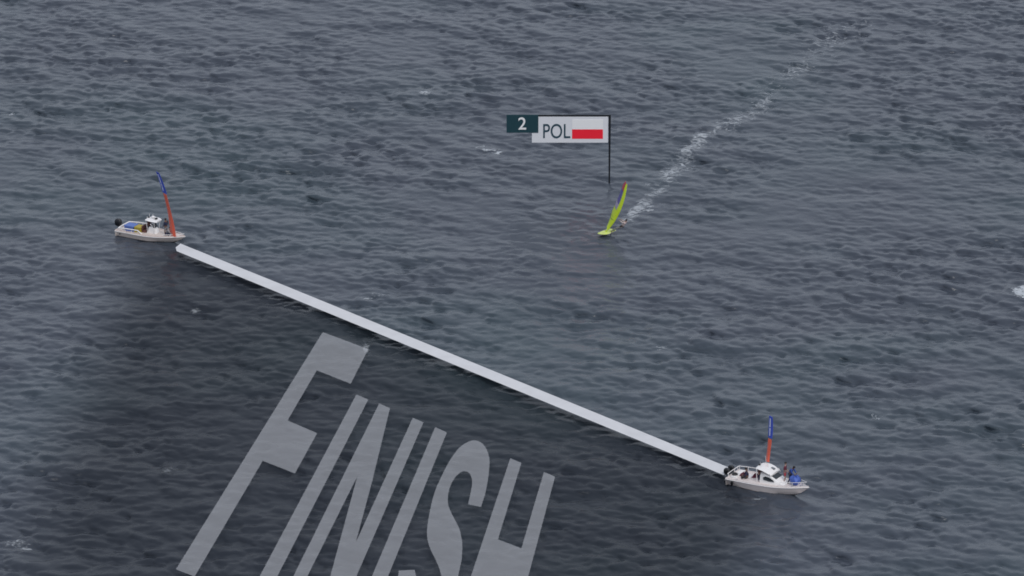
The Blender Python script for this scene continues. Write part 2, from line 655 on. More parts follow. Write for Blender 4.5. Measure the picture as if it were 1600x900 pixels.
def base_pt(p, q):
    """where the letter edge through p and q meets the common baseline"""
    (x0, y0), (x1, y1) = p, q
    m = (x1 - x0) / (y1 - y0)
    # x = x0 + m (y-y0);  y = 890 + .41 (x-276)
    y = (890 + 0.41 * (x0 - m * y0 - 276)) / (1 - 0.41 * m)
    return (x0 + m * (y - y0), y)


F_ = [(504.3, 518.8), (575.5, 545.5), (548, 599.6), (495, 578.6), (449.3, 656.8), (495.5, 676.8), (460.9, 739.7), (410.5, 720), (304, 901), (274.8, 889.5)]
iL, iR = ((556.8, 616.4), (405.9, 900)), ((575.5, 624.2), (433.5, 900))
I_ = [iL[0], iR[0], base_pt(*iR), base_pt(*iL)]
nl, nr = ((592.5, 630.3), (458.4, 900)), ((558.3, 744.3), (480.5, 900))
nd, ns = ((558.3, 744.3), (516.7, 898)), ((661.7, 660), (557.3, 899.3))
N_ = [nl[0], (609.3, 637.7), (582.5, 748), (556, 847.3), (645, 652.7), ns[0], base_pt(*ns), base_pt(*nd), nd[0], base_pt(*nr), base_pt(*nl)]
i2L, i2R = ((680, 667.3), (581.7, 899)), ((698.3, 675.7), (607.3, 898))
I2 = [i2L[0], i2R[0], base_pt(*i2R), base_pt(*i2L)]
S_raw = [(418, 495), (440, 430), (458, 340), (468, 250), (464, 195), (445, 146), (415, 115), (380, 105), (340, 115), (290, 150), (240, 215), (190, 310), (150, 400), (125, 490),
         (108, 580), (102, 650), (108, 700), (125, 750), (150, 800), (172, 850), (185, 900), (180, 940), (160, 970), (125, 985), (80, 975), (45, 930), (29, 863),
         (-63, 868), (-70, 930), (-40, 1000), (30, 1070), (110, 1095), (180, 1080), (240, 1030), (275, 960), (285, 900), (295, 850), (305, 800), (309, 720), (303, 670),
         (290, 620), (265, 570), (240, 520), (226, 480), (225, 430), (238, 375), (265, 325), (300, 292), (330, 287), (355, 305), (366, 345), (360, 400), (343, 480)]


def smooth_poly(P, keep):
    out = []
    n = len(P)
    for i in range(n):
        p0, p1, p2, p3 = P[i - 1], P[i], P[(i + 1) % n], P[(i + 2) % n]
        out.append(p1)
        if i in keep or (i + 1) % n in keep:
            continue
        for t in (1 / 3, 2 / 3):
            out.append(tuple(0.5 * ((2 * p1[k]) + (-p0[k] + p2[k]) * t + (2 * p0[k] - 5 * p1[k] + 4 * p2[k] - p3[k]) * t * t
                                    + (-p0[k] + 3 * p1[k] - 3 * p2[k] + p3[k]) * t ** 3) for k in (0, 1)))
    return out


S_ = [(640 + a / 3.75, 660 + b / 3.75) for a, b in smooth_poly(S_raw, {0, len(S_raw) - 1, 26, 27})]
hl, hr = ((797.3, 716), (736, 900)), ((867.2, 744.8), (825.5, 900))
hil, hir = ((757, 913), (700, 1070)), ((796, 929), (764, 1100))
H_ = [hl[0], (814.7, 723.2), (778.1, 842.7), (814.7, 856.8), (849.9, 737.3), hr[0], base_pt(*hr), base_pt(*hir), hir[0], hil[0], base_pt(*hil), base_pt(*hl)]
for P in (F_, I_, N_, I2, S_, H_):
    o = poly_mesh('letter', P, Z_TEXT, letter_mat)
    o.parent = lettering
    o.matrix_parent_inverse = Matrix.Translation(-lettering.location)


# ------------------------------------------------------------------ broadcast marker graphic, built as a sign standing on a post
def text_mesh(name, body, h, mat, parent, loc, sx=1.0, depth=0.012, off=0.0):
    cu = bpy.data.curves.new(name, 'FONT')
    cu.body = body
    cu.size = h / 0.70
    cu.extrude = depth
    cu.offset = off
    to = bpy.data.objects.new(name + '_tmp', cu)
    COL.objects.link(to)
    dg = bpy.context.evaluated_depsgraph_get()
    me = bpy.data.meshes.new_from_object(to.evaluated_get(dg))
    bpy.data.objects.remove(to)
    me.name = name
    me.materials.clear()
    me.transform(Matrix.Rotation(R(90), 4, 'X') @ Matrix.Diagonal((sx, 1, 1, 1)))
    o = link(name, me, mat, parent)
    o.location = loc
    return o


base = ground(952.0, 286)
base.z = 0
depth_ = (base - CAM).dot(Vector((0, math.cos(PITCH), -math.sin(PITCH))))
pw = depth_ / F_PX                        # metres per photo pixel across
ph = pw / math.cos(PITCH)                 # metres per photo pixel up a wall
sign = thing('marker_graphic', 'broadcast marker graphic reading POL with red and white flag, built as a white sign on a tall black post', 'sign', base)
X = lambda px: (px - 952.0) * pw
Zc = lambda py: (286 - py) * ph
bm = bmesh.new()
tube(bm, [(0, 0, -1.2), (0, 0, Zc(181))], [0.07, 0.11], 12)
from_bm('post', bm, M['signpole'], sign)
bm = bmesh.new()
box(bm, ((X(840) + X(952)) / 2, 0, Zc(182)), (X(952) - X(840), 0.10, 2.2 * ph))
from_bm('top_bar', bm, M['signpole'], sign, smooth=False)


def panel(name, x0, x1, y0, y1, yoff, th, mat, parent=sign):
    bm = bmesh.new()
    box(bm, ((X(x0) + X(x1)) / 2, yoff, (Zc(y0) + Zc(y1)) / 2), (X(x1) - X(x0), th, abs(Zc(y0) - Zc(y1))), bevel=0.008)
    return from_bm(name, bm, mat, parent, smooth=False)


board_p = panel('sign_panel', 831, 949.5, 183.5, 223.5, 0.0, 0.06, M['signwhite'])
badge = panel('number_panel', 791.5, 841, 180.5, 208, -0.055, 0.05, M['signteal'])
panel('flag_white_stripe', 893.5, 941.5, 188, 203, -0.037, 0.02, M['signflag'], board_p)
panel('flag_red_stripe', 893.5, 941.5, 203, 217.5, -0.037, 0.02, M['signred'], board_p)
text_mesh('lettering', 'POL', 22 * ph, M['signink'], board_p, (X(847), -0.045, Zc(216.3)), sx=0.72, off=0.006)
text_mesh('number', '2', 18.5 * ph, M['signflag'], badge, (X(809), -0.095, Zc(202.8)), sx=0.98, off=0.012)


# ------------------------------------------------------------------ people
def person(name, label, J, skin, top, bottom, root_loc, rz, group=None, s=0.92, vest=None, rx=0.0):
    """J: joint positions in metres in the person's frame (x forward, y left, z up)"""
    root = thing(name, label, 'person', root_loc, rz, group, rx=rx)
    J = {k: Vector(v) for k, v in J.items()}
    V, E, Rr = [], [], []

    def add(p, r, par=None):
        V.append(tuple(p))
        Rr.append(r)
        if par is not None:
            E.append((par, len(V) - 1))
        return len(V) - 1
    pel = add(J['pelvis'], 0.150)
    wai = add(J['pelvis'].lerp(J['chest'], 0.5), 0.128, pel)
    che = add(J['chest'], 0.158, wai)
    neck = add(J['neck'], 0.060, che)
    fwd = J.get('face', Vector((1, 0, 0))).normalized()
    hc = J['head']
    h0 = add(hc, 0.098, neck)
    add(hc + (J['head'] - J['neck']).normalized() * 0.075, 0.078, h0)
    for sd_ in ('l', 'r'):
        sh = add(J['sh_' + sd_], 0.062, che)
        el = add(J['el_' + sd_], 0.043, sh)
        wr = add(J['wr_' + sd_], 0.028, el)
        d = (J['wr_' + sd_] - J['el_' + sd_]).normalized()
        side = d.cross(Vector((0, 0, 1)))
        side = side.normalized() if side.length > 0.1 else Vector((1, 0, 0))
        pm = add(J['wr_' + sd_] + d * 0.075, 0.032, wr)
        drop = d.cross(side).normalized() * 0.012
        for k, (o_, ln) in enumerate(((-0.03, 0.068), (-0.010, 0.082), (0.010, 0.076), (0.03, 0.060))):
            f1 = add(J['wr_' + sd_] + d * (0.085 + ln * 0.45) + side * o_, 0.009, pm)
            add(J['wr_' + sd_] + d * (0.085 + ln * 0.85) + side * o_ + drop * 1.6, 0.008, f1)
        t1 = add(J['wr_' + sd_] + d * 0.055 + side * -0.052, 0.011, wr)
        add(J['wr_' + sd_] + d * 0.095 + side * -0.068, 0.009, t1)
        hp = add(J['hip_' + sd_], 0.092, pel)
        kn = add(J['kn_' + sd_], 0.060, hp)
        cf = add(J['kn_' + sd_].lerp(J['an_' + sd_], 0.35), 0.056, kn)
        an = add(J['an_' + sd_], 0.037, cf)
        toe = (J['an_' + sd_] + J.get('toe', fwd) * 0.17)
        add(toe + Vector((0, 0, -0.045)), 0.034, an)

    def skin_obj(nm, V, E, Rr, mat, parent, rootv=0):
        me = bpy.data.meshes.new(nm)
        me.from_pydata(V, E, [])
        o = link(nm, me, None, parent)
        md = o.modifiers.new('skin', 'SKIN')
        sk = me.skin_vertices[0].data
        for i, r in enumerate(Rr):
            sk[i].radius = (r, r)
            sk[i].use_root = (i == rootv)
        md.use_smooth_shade = True
        sb = o.modifiers.new('sub', 'SUBSURF')
        sb.levels = 1
        sb.render_levels = 1
        dg = bpy.context.evaluated_depsgraph_get()
        me2 = bpy.data.meshes.new_from_object(o.evaluated_get(dg))
        me2.name = nm
        o.modifiers.clear()
        o.data = me2
        bpy.data.meshes.remove(me)
        me2.materials.clear()
        me2.materials.append(mat)
        me2.shade_smooth()
        return o
    body = skin_obj('body', V, E, Rr, skin, root)
    # face and hair
    bm = bmesh.new()
    upv = (J['head'] - J['neck']).normalized()
    lat = upv.cross(fwd).normalized()
    tube(bm, [hc + fwd * 0.085 + upv * 0.035, hc + fwd * 0.118 - upv * 0.005, hc + fwd * 0.088 - upv * 0.015], [0.007, 0.014, 0.008], 6)
    for s_ in (-1, 1):
        ell(bm, hc + lat * 0.094 * s_ + upv * 0.01, (0.02, 0.014, 0.032), 8, 6)
    from_bm('nose', bm, skin, root, names=['nose', 'ear', 'ear'])
    bm = bmesh.new()
    for s_ in (-1, 1):
        ell(bm, hc + fwd * 0.089 + lat * 0.035 * s_ + upv * 0.03, (0.012, 0.012, 0.008), 6, 5)
    ell(bm, hc + fwd * 0.092 - upv * 0.045, (0.010, 0.024, 0.006), 6, 5)
    from_bm('eye', bm, M['hair'], root, names=['eye', 'eye', 'mouth'])
    bm = bmesh.new()
    ell(bm, hc - fwd * 0.018 + upv * 0.055, (0.108, 0.102, 0.088), 14, 9)
    from_bm('hair', bm, M['hair'], root)
    # shirt
    k = 1.0 / 1.0
    Vs, Es, Rs = [], [], []

    def adds(p, r, par=None):
        Vs.append(tuple(p))
        Rs.append(r)
        if par is not None:
            Es.append((par, len(Vs) - 1))
        return len(Vs) - 1
    a0 = adds(J['pelvis'].lerp(J['chest'], 0.12), 0.165)
    a1 = adds(J['pelvis'].lerp(J['chest'], 0.55), 0.158, a0)
    a2 = adds(J['chest'], 0.180, a1)
    adds(J['chest'].lerp(J['neck'], 0.75), 0.085, a2)
    for sd_ in ('l', 'r'):
        b0 = adds(J['sh_' + sd_], 0.080, a2)
        b1 = adds(J['el_' + sd_], 0.060, b0)
        if vest is None:
            adds(J['el_' + sd_].lerp(J['wr_' + sd_], 0.85), 0.044, b1)
    skin_obj('shirt', Vs, Es, Rs, top, root)
    Vs.clear(), Es.clear(), Rs.clear()
    a0 = adds(J['pelvis'], 0.168)
    adds(J['pelvis'].lerp(J['chest'], 0.2), 0.150, a0)
    for sd_ in ('l', 'r'):
        b0 = adds(J['hip_' + sd_], 0.110, a0)
        if bottom[1] == 'short':
            adds(J['hip_' + sd_].lerp(J['kn_' + sd_], 0.85), 0.085, b0)
        else:
            b1 = adds(J['kn_' + sd_], 0.078, b0)
            adds(J['kn_' + sd_].lerp(J['an_' + sd_], 0.93), 0.056, b1)
    skin_obj('shorts' if bottom[1] == 'short' else 'trousers', Vs, Es, Rs, bottom[0], root)
    bm = bmesh.new()
    for sd_ in ('l', 'r'):
        p = J['an_' + sd_] + J.get('toe', fwd) * 0.07
        tube(bm, [p - J.get('toe', fwd) * 0.12 + Vector((0, 0, -.05)), p + Vector((0, 0, -.045)), p + J.get('toe', fwd) * 0.13 + Vector((0, 0, -.055))], [0.036, 0.046, 0.034], 8)
    from_bm('shoe', bm, M['black'], root)
    return root


def pose(kind):
    if kind == 'stand':
        return dict(pelvis=(0, 0, .95), chest=(0.02, 0, 1.30), neck=(0.03, 0, 1.50), head=(0.05, 0, 1.63),
                    sh_l=(.02, .19, 1.40), el_l=(.02, .27, 1.13), wr_l=(.18, .24, .95), sh_r=(.02, -.19, 1.40), el_r=(.04, -.27, 1.13), wr_r=(.24, -.20, 1.02),
                    hip_l=(0, .10, .90), kn_l=(.04, .13, .49), an_l=(0, .14, .08), hip_r=(0, -.10, .90), kn_r=(.05, -.13, .49), an_r=(-.04, -.15, .08))
    if kind == 'lean':
        return dict(pelvis=(0, 0, .90), chest=(0.16, 0, 1.20), neck=(0.28, 0, 1.37), head=(0.36, 0, 1.47), face=(1, 0, -.35),
                    sh_l=(.20, .19, 1.29), el_l=(.34, .24, 1.04), wr_l=(.50, .18, .90), sh_r=(.20, -.19, 1.29), el_r=(.34, -.24, 1.04), wr_r=(.52, -.16, .92),
                    hip_l=(0, .10, .85), kn_l=(.12, .13, .47), an_l=(-.02, .14, .08), hip_r=(0, -.10, .85), kn_r=(.10, -.13, .47), an_r=(-.10, -.15, .08))
    if kind == 'sit':
        return dict(pelvis=(0, 0, .50), chest=(0.05, 0, .85), neck=(0.08, 0, 1.05), head=(0.12, 0, 1.17),
                    sh_l=(.06, .19, .95), el_l=(.14, .26, .70), wr_l=(.36, .18, .62), sh_r=(.06, -.19, .95), el_r=(.14, -.26, .70), wr_r=(.36, -.16, .62),
                    hip_l=(.06, .10, .47), kn_l=(.45, .14, .50), an_l=(.42, .14, .08), hip_r=(.06, -.10, .47), kn_r=(.46, -.14, .50), an_r=(.50, -.15, .08))
    if kind == 'crouch':
        return dict(pelvis=(0, 0, .33), chest=(0.20, 0, .62), neck=(0.30, 0, .80), head=(0.38, 0, .90), face=(1, 0, -.3),
                    sh_l=(.24, .19, .71), el_l=(.42, .24, .50), wr_l=(.58, .16, .36), sh_r=(.24, -.19, .71), el_r=(.42, -.24, .50), wr_r=(.60, -.14, .40),
                    hip_l=(.04, .11, .32), kn_l=(.42, .18, .48), an_l=(.22, .16, .08), hip_r=(.04, -.11, .32), kn_r=(.44, -.18, .46), an_r=(.20, -.16, .08))


# ------------------------------------------------------------------ boats
def hull_sections(L, beam, zs, zm, zb, draft=0.28, n=22):
    """stations from the transom to the stem; returns lists (x, half width, gunwale z, chine half width, chine z, keel z)"""
    out = []
    for i in range(n + 1):
        t = i / n
        x = -L / 2 + L * t
        w = beam / 2 * (0.90 + 0.10 * min(1, t / 0.35)) * (1 - max(0, (t - 0.42) / 0.58) ** 2.0) if t < 1 else 0.0
        w = max(w, 0.02)
        zg = zs + (zm - zs) * min(1, t / 0.5) + (zb - zm) * max(0, (t - 0.5) / 0.5) ** 1.5
        wc = w * (0.86 - 0.42 * max(0, (t - 0.5) / 0.5))
        zc = 0.02 + 0.42 * max(0, (t - 0.45) / 0.55) ** 2 * 1.0
        zk = -draft + (draft + zg * 0.86) * max(0, (t - 0.62) / 0.38) ** 2.2
        zk = min(zk, zg - 0.10)
        zc = min(max(zc, zk + 0.05), zg - 0.06)
        out.append((x, w, zg, wc, zc, zk))
    return out


def build_hull(root, secs, rim_w, floor_z, deck_from, hull_mat, deck_mat, foredeck_drop=0.03):
    # outer shell
    bm = bmesh.new()
    S = []
    for (x, w, zg, wc, zc, zk) in secs:
        half = [(0, zk), (wc * 0.55, zk + (zc - zk) * 0.55), (wc, zc), (wc + (w - wc) * 0.55, zc + (zg - zc) * 0.5), (w, zg - 0.05), (w, zg)]
        ring = [(x, y, z) for y, z in half] + [(x, -y, z) for y, z in half[::-1][:-1]]
        S.append(ring)
    rings = loft(bm, S, cap=False, close=False)
    bm.faces.new(rings[0])
    from_bm('hull', bm, hull_mat, root)
    # rub rail
    bm = bmesh.new()
    pts = [(x, w + 0.02, zg - 0.07) for (x, w, zg, *_r) in secs] + [(x, -w - 0.02, zg - 0.07) for (x, w, zg, *_r) in secs[::-1]]
    tube(bm, pts, 0.032, 8)
    from_bm('rub_rail', bm, M['white'], root)
    for s_ in (1, -1):
        bm = bmesh.new()
        tube(bm, [(x, s_ * (wc + .012), zc + .03) for (x, w, zg, wc, zc, zk) in secs[:17]], 0.035, 6)
        from_bm('boot_stripe', bm, M['antifoul'], root)
    # gunwale cap + cockpit liner + foredeck
    bm = bmesh.new()
    S = []
    for (x, w, zg, *_r) in secs:
        wi = max(w - rim_w, 0.008)
        if x < deck_from:
            half = [(w, zg + 0.001), (w - 0.02, zg + 0.03), (wi, zg + 0.03), (wi - 0.01 if wi > 0.02 else 0.005, floor_z), (0.0, floor_z)]
        else:
            half = [(w, zg + 0.001), (max(w - 0.02, 0.015), zg + 0.03), (wi, zg + 0.03), (max(wi - 0.03, 0.005), zg - foredeck_drop), (0.0, zg - foredeck_drop + 0.05 * min(1, w))]
        ring = [(x, y, z) for y, z in half] + [(x, -y, z) for y, z in half[::-1][1:]]
        S.append(ring)
    # duplicate the station at the bulkhead so it stands upright
    rings = loft(bm, S, cap=False, close=False)
    # transom inner wall
    from_bm('deck', bm, deck_mat, root)
    x, w, zg = secs[0][0], secs[0][1], secs[0][2]
    bm = bmesh.new()
    box(bm, (x + 0.07, 0, (zg + 0.03 + 0.0) / 2 + 0.02), (0.14, 2 * w - 0.03, zg - 0.02), bevel=0.02)
    from_bm('transom', bm, hull_mat, root)


def outboard(root, x, y, zt, tilt=0.0, s=1.0, cowl=None):
    o = bpy.data.objects.new('outboard_motor', None)
    COL.objects.link(o)
    o.parent = root
    o.location = (x, y, zt)
    o.rotation_euler = (0, tilt, 0)
    bm = bmesh.new()
    secs = []
    for z, lx, ly in ((0.02, .20, .13), (0.10, .27, .17), (0.30, .29, .18), (0.46, .25, .165), (0.55, .15, .11)):
        secs.append([(-0.25 + lx * s * math.copysign(abs(math.cos(q)) ** .6, math.cos(q)), ly * s * math.copysign(abs(math.sin(q)) ** .6, math.sin(q)), z * s) for q in [2 * math.pi * k / 14 for k in range(14)]])
    loft(bm, secs)
    from_bm('cowling', bm, cowl or M['black'], o)
    bm = bmesh.new()
    box(bm, (-0.24, 0, -0.30), (0.18, 0.11, 0.70), bevel=0.03)
    box(bm, (-0.30, 0, -0.55), (0.42, 0.22, 0.02), bevel=0.005)
    box(bm, (-0.06, 0, -0.08), (0.18, 0.20, 0.26), bevel=0.02)
    ell(bm, (-0.26, 0, -0.74), (0.24, 0.06, 0.06), 10, 7)
    from_bm('gearcase', bm, M['grey'], o, names=['drive_shaft_leg', 'splash_plate', 'mount_bracket', 'gearcase'])
    bm = bmesh.new()
    for k in range(3):
        box(bm, (-0.50, 0.075 * math.cos(k * 2.094), -0.74 + 0.075 * math.sin(k * 2.094)), (0.02, 0.09, 0.13),
            rot=Matrix.Rotation(k * 2.094, 3, 'X').to_euler())
    from_bm('propeller_blade', bm, M['steel'], o)
    return o


def rail(root, pts, r=0.016, posts=None, drop=0.3, name='hand_rail', mat=None):
    bm = bmesh.new()
    tube(bm, pts, r, 8)
    for p in (posts or []):
        tube(bm, [p, (p[0], p[1], p[2] - drop)], r * 0.9, 7)
    return from_bm(name, bm, mat or M['steel'], root, names=[name, 'rail_post'])


def boat_frame(px, py, yaw, roll=0.0, pitch=0.0):
    p = ground(px, py)
    p.z = 0
    return p, yaw


def at(frame, x, y, z):
    p, yaw = frame
    return Vector((p.x + x * math.cos(yaw) - y * math.sin(yaw), p.y + x * math.sin(yaw) + y * math.cos(yaw), z))


# ---- near boat with cabin
NB = boat_frame(1203.0, 764.5, R(-31))
near = thing('cabin_boat', 'white motorboat with small cabin and hardtop at the right end of the finish band', 'boat', NB[0], NB[1], 'committee boats at the ends of the finish line')
secs = hull_sections(7.05, 2.45, 0.62, 0.78, 0.98)
build_hull(near, secs, 0.17, 0.30, 0.25, M['gelcoat'], M['deck'])
# cabin trunk
bm = bmesh.new()
S = []
for x, w, zb, zt in ((-0.55, .80, .60, 1.48), (-0.2, .82, .62, 1.54), (0.30, .80, .72, 1.46), (0.85, .72, .75, 1.20), (1.35, .60, .80, .98), (1.6, .50, .80, .86)):
    S.append([(x, w, zb), (x, w * .97, zb + (zt - zb) * .35), (x, w * .86, zt - .06), (x, w * .7, zt), (x, -w * .7, zt), (x, -w * .86, zt - .06), (x, -w * .97, zb + (zt - zb) * .35), (x, -w, zb)])
loft(bm, S)
cabin = from_bm('cabin', bm, M['white'], near)
for s_ in (-1, 1):
    bm = bmesh.new()
    out = [(-0.20, 1.08), (-0.24, 1.28), (-0.05, 1.37), (0.30, 1.32), (0.64, 1.16), (0.74, 1.05), (0.3, 1.02)]

    def wy(x, z):
        zb = .62 + .1 * max(0, x)
        return 0.835 - (z - 0.95) * 0.20 - 0.09 * max(0, x) + 0.012
    loft(bm, [[(x, s_ * wy(x, z), z) for x, z in out], [(x, s_ * (wy(x, z) - 0.05), z) for x, z in out]])
    from_bm('side_window', bm, M['glass'], cabin, smooth=False)
bm = bmesh.new()
loft(bm, [[(0.34, y, 1.475), (0.82, y, 1.245), (0.82, y, 1.21), (0.34, y, 1.43)] for y in (-0.52, 0, 0.52)])
from_bm('windscreen', bm, M['glass'], cabin, smooth=False)
# hardtop, bowed
bm = bmesh.new()
S = []
for i in range(9):
    t = i / 8
    x = -0.98 + 1.45 * t
    z = 1.86 - 0.34 * t ** 2.0 + 0.05 * math.sin(math.pi * t)
    w = 0.84 - 0.16 * abs(2 * t - 1) ** 3
    S.append([(x, w * math.cos(q), z + (0.10 if math.sin(q) > 0 else 0.07) * math.sin(q)) for q in [2 * math.pi * k / 18 for k in range(18)]])
loft(bm, S)
hard = from_bm('hardtop', bm, M['white'], near)
bm = bmesh.new()
box(bm, (0.15, 0.20, 1.80), (0.34, 0.26, 0.07), rot=Matrix.Rotation(R(14), 3, 'Y').to_euler(), bevel=0.02)
from_bm('roof_hatch', bm, M['grey'], hard)
bm = bmesh.new()
tube(bm, [(-0.2, 0, 1.92), (-0.22, 0, 2.2)], .02, 7)
ell(bm, (-0.22, 0, 2.22), (.05, .05, .05), 8, 6)
from_bm('light_stalk', bm, M['white'], hard, names=['light_stalk', 'masthead_light'])
for s_ in (-1, 1):
    for xa, xb, zb in ((-0.88, -0.80, .80), (0.34, 0.50, 1.40)):
        bm = bmesh.new()
        tube(bm, [(xb, s_ * .78, zb), (xa, s_ * .76, 1.90 if xa < 0 else 1.66)], .028, 8)
        from_bm('roof_post', bm, M['white'], near)
# cockpit
bm = bmesh.new()
box(bm, (-2.95, 0, .50), (0.55, 1.7, .38), bevel=.04)
from_bm('stern_bench', bm, M['white'], near)
for y in (-.45, .45):
    bm = bmesh.new()
    box(bm, (-2.95, y, .735), (0.5, .78, .09), bevel=.03)
    from_bm('cushion', bm, M['white'], near)
bm = bmesh.new()
box(bm, (-1.95, 0.1, .52), (.55, .75, .44), bevel=.05)
from_bm('engine_box', bm, M['white'], near)
rail(near, [(-3.4, 1.0, .98), (-2.6, 1.10, 1.02), (-1.6, 1.15, 1.05), (-1.0, 1.16, 1.05)], .03, [(-3.35, 1.0, .99), (-2.6, 1.10, 1.02), (-1.7, 1.14, 1.05), (-1.0, 1.16, 1.05)], .33, mat=M['white'])
rail(near, [(-3.40, .97, .98), (-3.42, .5, .98), (-3.42, -.5, .98), (-3.40, -.97, .98)], .03, [(-3.41, .8, .98), (-3.42, 0.25, .98), (-3.41, -.8, .98)], .36, name='stern_rail', mat=M['white'])
def sheer(secs, x, inset, side, dz):
    xs = [s[0] for s in secs]
    w = float(np.interp(x, xs, [s[1] for s in secs]))
    z = float(np.interp(x, xs, [s[2] for s in secs]))
    return (x, side * max(w - inset, 0.03), z + dz)


bow_pts = [sheer(secs, x, .10, 1, .36) for x in (1.3, 1.8, 2.3, 2.75, 3.1)] + [(3.35, 0, 1.33)] + [sheer(secs, x, .10, -1, .36) for x in (3.1, 2.75, 2.3, 1.8, 1.3)]
rail(near, bow_pts, .020, [bow_pts[i] for i in (0, 1, 2, 3, 4, 6, 7, 8, 9, 10)], .36, name='bow_rail', mat=M['white'])
for y in (-.36, .36):
    outboard(near, -3.54, y, .66, 0.0, 0.95)
bm = bmesh.new()
tube(bm, [(2.9, 0, .98), (3.45, 0, .98)], .05, 8)
box(bm, (2.9, 0.22, 1.02), (.16, .08, .06), bevel=.02)
box(bm, (2.9, -.22, 1.02), (.16, .08, .06), bevel=.02)
from_bm('anchor_roller', bm, M['steel'], near, names=['anchor_roller', 'bow_light', 'bow_light'])
for x in (-2.85,):
    bm = bmesh.new()
    p = sheer(secs, x, -.10, -1, -.30)
    ell(bm, p, (.11, .11, .24), 10, 8)
    fd = from_bm('fender', bm, M['black'], near)
    bm = bmesh.new()
    tube(bm, [(p[0], p[1], p[2] + .2), (p[0], p[1] + .10, p[2] + .36)], .012, 6)
    from_bm('fender_line', bm, M['white'], fd)
for y, h in ((.45, .75), (-.45, .55)):
    bm = bmesh.new()
    tube(bm, [(-.6, y, 1.9), (-.72, y, 1.9 + h)], [.016, .008], 6)
    from_bm('aerial', bm, M['white'], hard)
for x, s_ in ((-2.5, 1), (-2.5, -1), (2.3, 1), (2.3, -1)):
    bm = bmesh.new()
    p = sheer(secs, x, .09, s_, .03)
    tube(bm, [(p[0] - .11, p[1], p[2] + .05), (p[0] + .11, p[1], p[2] + .05)], .018, 7)
    tube(bm, [(p[0] - .04, p[1], p[2]), (p[0] - .04, p[1], p[2] + .05)], .016, 7)
    tube(bm, [(p[0] + .04, p[1], p[2]), (p[0] + .04, p[1], p[2] + .05)], .016, 7)
    from_bm('cleat', bm, M['steel'], near, join=True)['kind'] = 'stuff'


def soft_heap(name, label, cat, frame, loc, size, mat, seed, parts=3):
    rs = random.Random(seed)
    root = thing(name, label, cat, at(frame, *loc), frame[1] + rs.uniform(-.3, .3))
    bm = bmesh.new()
    ell(bm, (0, 0, size[2] * .45), (size[0] / 2, size[1] / 2, size[2] * .5), 18, 12)
    for v in bm.verts:
        a = math.atan2(v.co.y, v.co.x)
        k = 1 + .16 * math.sin(3 * a + seed) + .10 * math.sin(7 * a + 2 * v.co.z / size[2] * 3) + rs.uniform(-.05, .05)
        v.co.x *= k
        v.co.y *= k
        v.co.z = max(0.005, v.co.z * (1 + .14 * math.sin(5 * a + seed * 2)))
    from_bm('cloth', bm, mat, root)
    bm = bmesh.new()
    tube(bm, [(size[0] * .5 * math.cos(q), size[1] * .12, max(.02, size[2] * .5 + size[2] * .53 * math.sin(q))) for q in [math.pi * k / 8 for k in range(9)]], .012, 6)
    from_bm('strap', bm, M['black'], root)
    return root


soft_heap('sail_bag', 'crumpled maroon bag lying in the cockpit of the cabin boat nearest the stern', 'bag', NB, (-2.45, .15, .74 - .44), (.62, .9, .62), M['maroon'], 3)
soft_heap('sail_bag', 'dark maroon bag in the cabin boat cockpit closest to the cabin door', 'bag', NB, (-1.45, .25, .30), (.55, .8, .66), M['maroon'], 8)
soft_heap('blue_tarpaulin', 'bright blue tarpaulin bundle heaped on the bow deck of the cabin boat', 'tarpaulin', NB, (2.28, .05, .88), (.85, .80, .80), M['blue_tarp'], 5)
person('person', 'person in dark top and red shorts standing on the foredeck of the cabin boat', pose('stand'), M['skin'], M['maroon'], (M['redcloth'], 'short'), at(NB, 1.28, .10, .87), NB[1] + R(20), 'people aboard the two boats', vest=1)
person('person', 'person in royal blue jacket bending over the blue bundle at the bow', pose('lean'), M['skin_dark'], M['bluecloth'], (M['navy'], 'long'), at(NB, 1.72, .15, .84), NB[1] + R(-5), 'people aboard the two boats')
soft_heap('rope_coil', 'dark coiled rope lying on the stern bench of the cabin boat', 'rope', NB, (-3.0, -.45, .78), (.45, .45, .2), M['black'], 2)
person('person', 'person in black sitting on the engine box in the cabin boat cockpit', pose('sit'), M['skin_dark'], M['navy'], (M['black'], 'long'), at(NB, -1.90, -.35, .34), NB[1] + R(-150), 'people aboard the two boats')
person('person', 'person in brown standing in the cockpit behind the cabin under the hardtop', pose('stand'), M['skin'], M['brown'], (M['navy'], 'long'), at(NB, -.95, -.10, .30), NB[1] + R(5), 'people aboard the two boats')


# ---- far open boat
FB = boat_frame(239.0, 372.5, R(-27))
far = thing('open_boat', 'beige open motorboat with a white centre console at the left end of the finish band', 'boat', FB[0], FB[1], 'committee boats at the ends of the finish line')
fsec = hull_sections(7.0, 2.40, 0.60, 0.62, 0.80)
build_hull(far, fsec, 0.20, 0.26, 1.0, M['gelcoat_old'], M['deck_pink'], foredeck_drop=.12)
outboard(far, -3.5, 0.0, .66, 0.0, 1.25)
# raised coaming round the aft cockpit
bm = bmesh.new()
for s_ in (1, -1):
    tube(bm, [(-3.15, s_ * .98, .86), (-2.2, s_ * 1.03, .92), (-1.0, s_ * 1.06, .95), (-.55, s_ * 1.06, .66)], .055, 8)
    for x in (-3.1, -2.4, -1.7, -1.05):
        tube(bm, [(x, s_ * 1.0, .62), (x, s_ * 1.02, .90)], .03, 7)
tube(bm, [(-3.15, .98, .86), (-3.2, 0, .86), (-3.15, -.98, .86)], .055, 8)
from_bm('coaming_rail', bm, M['white'], far, names=['coaming_rail', 'rail_post', 'rail_post', 'rail_post', 'rail_post', 'coaming_rail', 'rail_post', 'rail_post', 'rail_post', 'rail_post', 'coaming_rail'])
